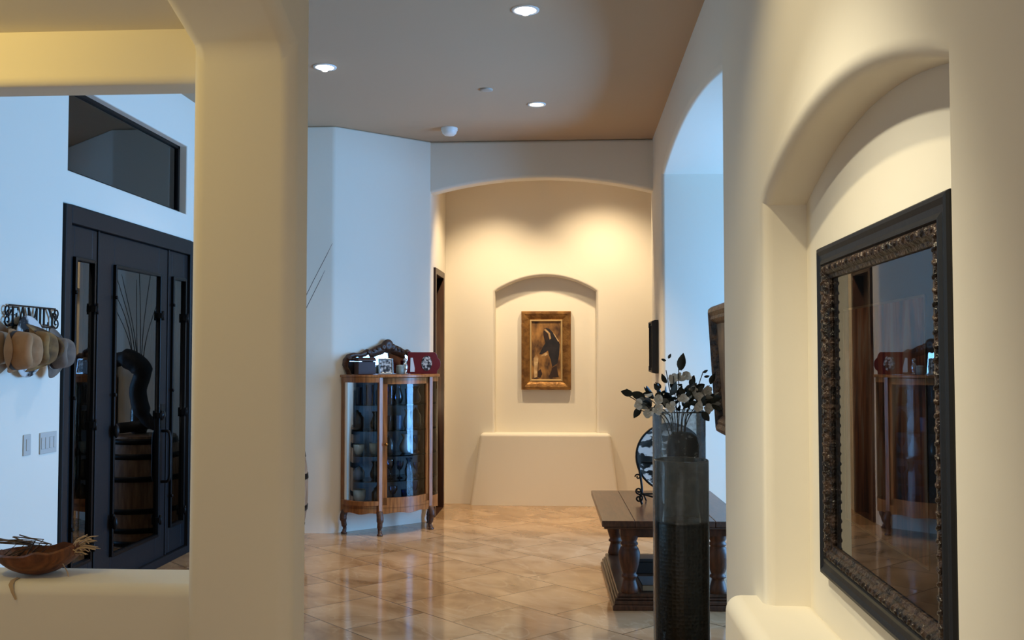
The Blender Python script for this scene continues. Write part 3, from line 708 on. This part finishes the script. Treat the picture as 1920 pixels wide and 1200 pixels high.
# ------------------------------------------------------------------ tall glass floor vases
SLV = mat('black studded sleeve', (20,20,20), .45, bump=.3, bscale=30)
def dotted():
    m = mat('black beads', (26,26,26), .38); nt = m.node_tree; N = nt.nodes; L = nt.links; b = N['Principled BSDF']
    tc = N.new('ShaderNodeTexCoord'); v = N.new('ShaderNodeTexVoronoi'); v.inputs['Scale'].default_value = 62; v.inputs['Randomness'].default_value = .35
    L.new(tc.outputs['Object'], v.inputs['Vector'])
    r = N.new('ShaderNodeValToRGB'); e = r.color_ramp.elements; e[0].position = .28; e[0].color = lin((6,6,6)); e[1].position = .42; e[1].color = lin((30,29,27))
    L.new(v.outputs['Distance'], r.inputs[0]); L.new(r.outputs[0], b.inputs['Base Color'])
    bp = N.new('ShaderNodeBump'); bp.inputs['Strength'].default_value = .5; bp.inputs['Distance'].default_value = .006
    L.new(v.outputs['Distance'], bp.inputs['Height']); L.new(bp.outputs[0], b.inputs['Normal']); return m
BEADS = dotted()
t = thing('floor_vase', 'tall clear glass cylinder vase filled with black, nearest the niche wall', 'vase', (.484, 4.35, 0))
MB().lathe([(.117,.002),(.119,.01),(.119,.834)], 48, caps=False).lathe([(.119,.834),(.119,1.098),(.116,1.102),(.113,1.098),(.113,.84)], 48, mi=1, caps=False).build('cylinder', [VASEC, VASEG2], t)
MB().lathe([(.0,.014),(.1165,.014),(.1165,.826),(.113,.834),(0,.836)], 48).build('black_fill', BEADS, t)
t = thing('floor_vase', 'taller flecked glass vase behind, holding a black domed insert and the flowers', 'vase', (.520, 4.76, 0))
MB().lathe([(.124,.002),(.1265,.01),(.1265,1.29),(.1235,1.294),(.1215,1.286)], 48, caps=False).build('cylinder', VASEG, t)
MB().lathe([(.0,.014),(.1,.014),(.1,.80),(.078,.82),(.076,1.13),(.068,1.168),(.045,1.19),(.0,1.196)], 40, M=Matrix.Translation((.018,0,0))).build('black_insert', SLV, t)

# flowers standing in the taller vase
FL = thing('flower_arrangement', 'white artificial flowers with dark leaves in the taller glass vase', 'flowers', (.52, 4.76, 1.27))
LEAFM = mat('dark leaf', (30,34,30), .45, col2=(46,52,46), nscale=12); STEMM = mat('dark stem', (44,40,34), .6)
PETAL = mat('white petal', (222,222,216), .6); GREYP = mat('pale grey leaf', (150,152,146), .6)
def leaf_mb(mb, p, d, ln, wd, mi=0, roll=0):
    d = Vector(d).normalized(); sd = d.cross(Vector((0,-1,.3))).normalized(); sd = Matrix.Rotation(roll,3,d) @ sd; nn = d.cross(sd); p = Vector(p); rows = []
    for i in range(7):
        q = i/6; w_ = wd*math.sin(PI*min(1,q*.93+.05))**.8*(1-.25*q); c_ = p+d*ln*q+nn*(-.25*ln*q*q)
        rows.append([c_-sd*w_+nn*w_*.35, c_, c_+sd*w_+nn*w_*.35])
    mb.strip(rows, mi)
stems = MB(); fol = MB()
def P2(px_, py_, dy=0):          # picture-plane offsets of the bouquet in metres, dy = depth
    return Vector(((px_-1274)*.0026, dy, (1.30-1.27)+(762-py_)*.0026))
tips = [(1182,738,.02),(1200,745,-.04),(1205,765,.0),(1222,745,-.06),(1240,728,.05),(1252,690,.03),(1262,700,-.05),(1275,668,.02),(1285,735,-.08),(1300,715,.06),(1308,722,-.04),(1322,692,.05),(1332,718,.03),(1325,745,-.06),(1262,745,-.09),(1310,760,-.08),(1290,758,-.1),(1230,765,-.09)]
for x, y, dy in tips:
    e = P2(x, y, dy); stems.tube(spline([(random.uniform(-.04,.04), random.uniform(-.04,.04), -.25), (e.x*.3, dy*.4, -.02), (e.x*.75, dy*.8, e.z*.6), e], 5), .0022, 6)
big = [(1190,735,-1,.25,.062,.020),(1212,742,-.9,.35,.075,.024),(1205,760,-.7,-.9,.06,.02),(1228,742,-.5,.6,.07,.024),(1243,735,-.3,.5,.06,.02),(1250,712,-.5,.6,.05,.017),(1255,735,.4,.6,.07,.024),(1278,690,.15,1,.082,.025),(1268,728,-.2,.8,.065,.02),(1290,735,.5,.6,.07,.022),(1298,720,.3,.9,.055,.018),(1305,728,.6,.5,.06,.02),(1318,742,.8,.3,.06,.02),(1330,715,.3,1,.055,.016),(1330,752,.7,-.4,.055,.018),(1312,765,.5,-.6,.06,.02),(1285,752,.2,.7,.075,.026),(1262,752,-.4,.6,.075,.026),(1240,760,-.7,-.2,.07,.024),(1225,758,-.6,.3,.06,.022),(1275,745,.0,.9,.07,.024),(1300,752,.5,.3,.07,.024),(1245,752,-.3,.6,.07,.024),(1232,745,.2,.7,.05,.02)]
for i, (x, y, dx, dz, ln, wd) in enumerate(big):
    leaf_mb(fol, P2(x, y, random.uniform(-.09,.06)), (dx, random.uniform(-.3,.3), dz), ln, wd, 0, random.uniform(-.7,.7))
for x, y, dx, dz in ((1256,668,.5,.9),(1252,672,-.8,.2),(1320,694,.9,.4),(1322,702,1,.1),(1184,732,-.6,.6)):
    leaf_mb(fol, P2(x, y, .02), (dx, 0, dz), .026, .008, 0)
for i in range(64):
    a = random.uniform(-1, 1); leaf_mb(fol, P2(1272+a*62, 750-random.uniform(-16,34)*(1-abs(a)*.45), random.uniform(-.1,.08)), (a*1.2+random.uniform(-.4,.4), random.uniform(-.5,.5), random.uniform(-.3,1)), random.uniform(.035,.06), random.uniform(.012,.02), 1 if i % 3 == 0 else 0, random.uniform(-1,1))
stems.build('stem', STEMM, FL); fol.build('foliage', [LEAFM, GREYP], FL)
bl = [(1198,752,-.05),(1233,742,-.1),(1232,760,-.1),(1277,740,-.11),(1278,702,.03),(1288,700,.02),(1298,728,-.06),(1308,738,-.07),(1262,705,-.02),(1318,735,0),(1326,728,-.03),(1305,755,-.1),(1325,760,-.05),(1215,768,-.08),(1255,755,-.11)]
for x, y, dy in bl:
    pm = MB(); c_ = P2(x, y, dy)
    for k in range(6):
        a = 2*PI*k/6+random.random(); leaf_mb(pm, c_, (math.cos(a), -.55, math.sin(a)), random.uniform(.026,.038), random.uniform(.013,.018), 0, 0)
    pm.lathe([(0,-.006),(.005,-.003),(.006,.002),(0,.006)], 8, M=Matrix.Translation(c_+Vector((0,-.006,0))))
    pm.build('blossom', PETAL, FL)

# ------------------------------------------------------------------ half-wall bowl
BR = mat('dried palm husk', (122,72,40), .5, col2=(78,44,26), nscale=7, stretch=(3,14,3), bump=.5, bscale=30)
STRAW = mat('pale straw', (176,150,118), .7); TWIGM = mat('grey twig', (92,78,66), .7)
bw = thing('husk_bowl', 'brown dried husk bowl with a frayed straw end on the white half wall', 'bowl', (-1.835, 3.30, .8035))
bm2 = MB(); rowsA = []; rowsB = []
for i in range(25):
    u = -1+2*i/24; wd = .095*math.sqrt(max(0, 1-abs(u)**2.6))+.006; rim = .072+.03*max(0,u)**2+.012*math.exp(-((u-.25)/.2)**2)
    base = .075*abs(u)**2.2
    ra = []; rb = []
    for k in range(13):
        a = PI*k/12; x = u*.145; yy = -wd*math.cos(a); zz = base+(rim-base)*(1-math.sin(a)**.7)
        ra.append((x, yy, zz)); rb.append((x*.96, yy*.93, zz+.006))
    rowsA.append(ra); rowsB.append(rb)
bm2.strip(rowsA); bm2.strip(rowsB)
for e_ in (0, -1):
    bm2.strip([[r[e_] for r in rowsA], [r[e_] for r in rowsB]])
bm2.build('shell', BR, bw)
fr = MB()
for i in range(46):
    x0 = random.uniform(.085,.145); y0 = random.uniform(-.03,.03); ln = random.uniform(.03,.085)
    a = random.uniform(-.1,1.3); fr.tube(spline([(x0, y0, .06+(x0-.085)*.5), (x0+ln*.5*math.cos(a), y0+random.uniform(-.01,.01), .068+ln*.5*math.sin(a)+(x0-.085)*.4), (x0+ln*math.cos(a*.8), y0+random.uniform(-.02,.02), .07+ln*math.sin(a*.8))], 4), [.0022]*8+[.0008], 5)
fr.tube(spline([(.10,-.04,.05),(.125,-.05,.02),(.13,-.05,.003)],4), .0018, 5)
fr.build('frayed_end', STRAW, bw)
tw = MB()
for i in range(12):
    x0 = random.uniform(-.15,-.02); tw.tube([(x0, random.uniform(-.03,.03), .05), (x0+random.uniform(.03,.12), random.uniform(-.02,.05), random.uniform(.085,.118)), (x0+random.uniform(-.14,.02), random.uniform(-.03,.05), random.uniform(.10,.125))], .0025, 5)
o = tw.build('twig_bundle', TWIGM, None, loc=(-1.835, 3.30, .806)); tag(o, 'loose grey twigs lying in the brown husk bowl', 'twigs')
o = MB().strip([[(-.02,-.015,.0),(-.005,-.02,.0)],[(-.015,-.062,.001),(0,-.06,.001)],[(-.002,-.097,-.006),(.012,-.094,-.006)],[(.01,-.102,-.03),(.02,-.101,-.03)],[(.024,-.1015,-.055),(.030,-.1012,-.052)]]).build('palm_strand', STRAW, bw, loc=(-.02,-.052,.0015))

# ------------------------------------------------------------------ family sign and hats on the door wall (facing +x)
WM = Matrix(((0,0,1,-3.05),(1,0,0,0),(0,1,0,0),(0,0,0,1)))        # (y, z, out) -> world
sg = thing('hook_sign', 'black iron FAMILY word sign with hooks on the wall beside the front door', 'sign', (-3.046, 5.335, 1.78))
SMt = Matrix(((0,0,1,0),(1,0,0,0),(0,1,0,0),(0,0,0,1)))
def stroke(mb, a, b_, w_, z0=.012, z1=.018):
    a = Vector(a); b_ = Vector(b_); t_ = (b_-a).normalized(); n_ = Vector((-t_.y, t_.x))*w_/2
    mb.prism([a+n_, a-n_, b_-n_, b_+n_], z0, z1, M=SMt)
le = MB(); zb, zt = -.048, .048; S = .014; T = .006
def serif(x, z, w_=.024): stroke(le, (x-w_/2, z), (x+w_/2, z), .007)
x = -.20
stroke(le,(x,zb),(x,zt),S); stroke(le,(x,zt-.004),(x+.048,zt-.004),T+.002); stroke(le,(x,.002),(x+.034,.002),T); stroke(le,(x+.048,zt),(x+.048,zt-.02),T); stroke(le,(x+.034,.014),(x+.034,-.01),T); serif(x,zb)
x = -.105
stroke(le,(x-.034,zb),(x,zt),T); stroke(le,(x,zt),(x+.034,zb),S); stroke(le,(x-.02,-.014),(x+.02,-.014),T); serif(x-.034,zb); serif(x+.034,zb)
x = -.005
stroke(le,(x-.042,zb),(x-.042,zt),T); stroke(le,(x-.042,zt),(x,zb),S); stroke(le,(x,zb),(x+.042,zt),T); stroke(le,(x+.042,zb),(x+.042,zt),S); serif(x-.042,zb); serif(x+.042,zb)
x = .075
stroke(le,(x,zb),(x,zt),S); serif(x,zb); serif(x,zt)
x = .115
stroke(le,(x,zb),(x,zt),S); stroke(le,(x,zb+.004),(x+.044,zb+.004),T+.002); stroke(le,(x+.044,zb),(x+.044,zb+.022),T); serif(x,zt)
x = .205
stroke(le,(x,zb),(x,-.002),S); stroke(le,(x-.034,zt),(x,-.004),S); stroke(le,(x+.034,zt),(x,-.004),T); serif(x,zb); serif(x-.034,zt); serif(x+.034,zt)
le.build('lettering', BLACKM, sg)
rl = MB().box(.010,.020,-.235,.235,.050,.058).box(.010,.020,-.235,.235,-.060,-.050); rl.build('rail', BLACKM, sg)
for s in (-1, 1):
    q = MB()
    for cz, r_, a0 in ((.03,.034,PI),(-.03,.034,PI),(.0,.018,0)):
        q.tube([(.014, p[0], p[2]) for p in spiral(s*.248, cz, 0, r_, 1.25, a0 if cz >= 0 else a0+.5, s)], .0045, 7)
    q.build('scroll', BLACKM, sg)
for y in (-.19, -.065, .06, .185):
    MB().tube(spline([(.012,y,-.055),(.012,y,-.10),(.03,y,-.125),(.05,y,-.11),(.052,y,-.095)]), .005, 8).build('hook', BLACKM, sg)
def hat(label, y, z, out, col, col2, bx, by, crown_r, crown_h, yaw_=0, tilt=0, curl=.03, band=None, nsc=8, nlo=.4, nhi=.6):
    """brim in the wall plane, crown pointing into the room"""
    t = thing('hat', label, 'hat', (-3.05+out, y, z), 0, 'hats on the family sign hooks')
    t.rotation_euler = (R(tilt), R(90), R(yaw_))
    fm_ = mat('felt '+label[:18], col, .85, col2=col2, nscale=nsc, nlo=nlo, nhi=nhi)
    rows = []; seg = 40
    for r_, zf in ((.0,1),(.35,.98),(.62,1.04),(.84,1.0),(.96,.82),(1.0,.4),(1.03,.02)):
        row = []
        for k in range(seg):
            a = 2*PI*k/seg; dent = -.22*crown_h*math.exp(-((math.sin(a)*r_)/.28)**2)*(1 if zf > .7 else 0)
            row.append((crown_r*r_*1.12*math.cos(a), crown_r*r_*.92*math.sin(a), crown_h*zf+dent))
        rows.append(row)
    MB().strip(rows, closed=True).build('crown', fm_, t)
    rows = []
    for i in range(9):
        f_ = i/8; row = []
        for k in range(seg):
            a = 2*PI*k/seg; cx = crown_r*1.15; cy = crown_r*.95
            x_ = (cx+(bx-cx)*f_)*math.cos(a); y_ = (cy+(by-cy)*f_)*math.sin(a)
            row.append((x_, y_, curl*f_**2*(2.2*math.sin(a)**2-.6)))
        rows.append(row)
    rows += [[(p[0], p[1], p[2]-.004) for p in r_] for r_ in rows[::-1]]
    MB().strip(rows, closed=True).build('brim', fm_, t)
    rows = [[(crown_r*1.155*1.0*math.cos(2*PI*k/seg), crown_r*.965*math.sin(2*PI*k/seg), z_) for k in range(seg)] for z_ in (.004, crown_h*.22)]
    MB().strip(rows, closed=True).build('hat_band', mat('band '+label[:18], band or (40,28,22), .6), t)
    return t
hat('tan hat cut off at the picture edge below the family sign', 4.930, 1.60, .03, (150,122,96), (120,94,70), .165, .135, .08, .085, band=(50,34,26))
hat('black and white cowhide hat behind the golden brown one', 5.250, 1.61, .045, (34,30,30), (206,202,198), .172, .155, .085, .075, nsc=7, nlo=.46, nhi=.52, curl=.01)
hat('smooth tan felt hat in the middle of the hanging hats', 4.886, 1.585, .175, (172,128,88), (150,108,72), .115, .09, .088, .12, band=(46,30,24), curl=.03)
hat('golden brown hat with a rolled brim below the family sign', 5.100, 1.60, .165, (150,110,62), (84,58,34), .13, .105, .082, .10, curl=.07, band=(70,46,28))
hat('taupe felt hat nearest the black door frame', 5.470, 1.575, .07, (124,106,92), (100,84,74), .145, .09, .08, .10, curl=.02)

# ------------------------------------------------------------------ switch plates
PLATE = mat('beige switch plate', (186,184,178), .5)
def plate(label, y0, y1, z0, z1, n):
    t = thing('switch_plate', label, 'light switch', (-3.049, (y0+y1)/2, (z0+z1)/2))
    w_ = (y1-y0)/2; h_ = (z1-z0)/2
    MB().box(0,.007,-w_,w_,-h_,h_).build('plate', PLATE, t, bevel=.003)
    for k in range(n):
        yy = -w_+2*w_*(k+.5)/n
        MB().box(.006,.011,yy-.015,yy+.015,-.033,.033).build('rocker', PLATE, t, bevel=.002)
plate('wide beige four rocker switch plate beside the front door', 5.457, 5.637, .992, 1.115, 4)
plate('narrow beige single switch plate left of the wide one', 5.288, 5.36, 1.0, 1.117, 1)

# ------------------------------------------------------------------ barrel group behind the pillar (seen in the door glass)
bx_, by_ = -2.525, 8.06
t = thing('wine_barrel', 'oak wine barrel with black hoops behind the pillar, mirrored in the door glass', 'barrel', (bx_, by_, 0))
pr = [(.26+.07*(1-((z-.45)/.45)**2), z) for z in [.9*i/18 for i in range(19)]]
BRL = mat('pale barrel oak', (150,118,90), .55, col2=(110,80,58), nscale=5, stretch=(9,9,1))
MB().lathe(pr, 36).build('staves', BRL, t)
for z in (.03, .14, .30, .56, .74, .86):
    r_ = lambda q: .262+.07*(1-((q-.45)/.45)**2)
    MB().lathe([(r_(z-.022),z-.022),(r_(z-.022)+.003,z-.022),(r_(z+.022)+.003,z+.022),(r_(z+.022),z+.022)], 36, caps=False).build('hoop', BLACKM, t)
DRIFT = mat('dark driftwood', (44,38,36), .6, col2=(28,24,24), nscale=6, bump=.6, bscale=20)
o = MB().tube(spline([(-.2,.0,.04),(-.05,-.04,.12),(.02,-.05,.34),(-.02,-.06,.52),(.10,-.06,.62),(.24,-.05,.60),(.30,-.04,.54)],6), [.05]*8+[.07]*10+[.085]*8+[.06]*6+[.03]*5, 12).tube(spline([(-.2,.03,.05),(-.1,.05,.08),(.1,.03,.05),(.2,-.02,.04)],6), .045, 10)
o = o.build('driftwood', DRIFT, None, loc=(bx_, by_-.03, .915)); tag(o, 'dark curved driftwood ornament on top of the wine barrel', 'driftwood')
t = thing('branch_arrangement', 'bare thin branches rising beside the pillar in front of the grey wall', 'branches', (bx_+.1, by_+.13, .902))
MB().lathe([(.06,0),(.075,.05),(.07,.2),(.05,.3),(.06,.34)], 20).build('pot', DARKP, t)
br_ = MB()
for tx, ty, tz in ((.42,-.09,1.61),(.20,-.12,1.45),(.15,-.05,1.36),(.36,-.1,1.38),(-.1,0,1.5),(-.25,-.05,1.35),(.05,.05,1.6),(-.05,-.2,1.3)):
    tip = Vector((tx, ty, tz)); mid = Vector((tx*.28, ty*.5, tz*.62))
    br_.tube(spline([(0,0,.1), (tx*.08, ty*.2, .45), mid, tip], 6), [.0045]*6+[.0038]*6+[.003]*6+[.0015], 6)
br_.build('twigs', TWIGM, t)
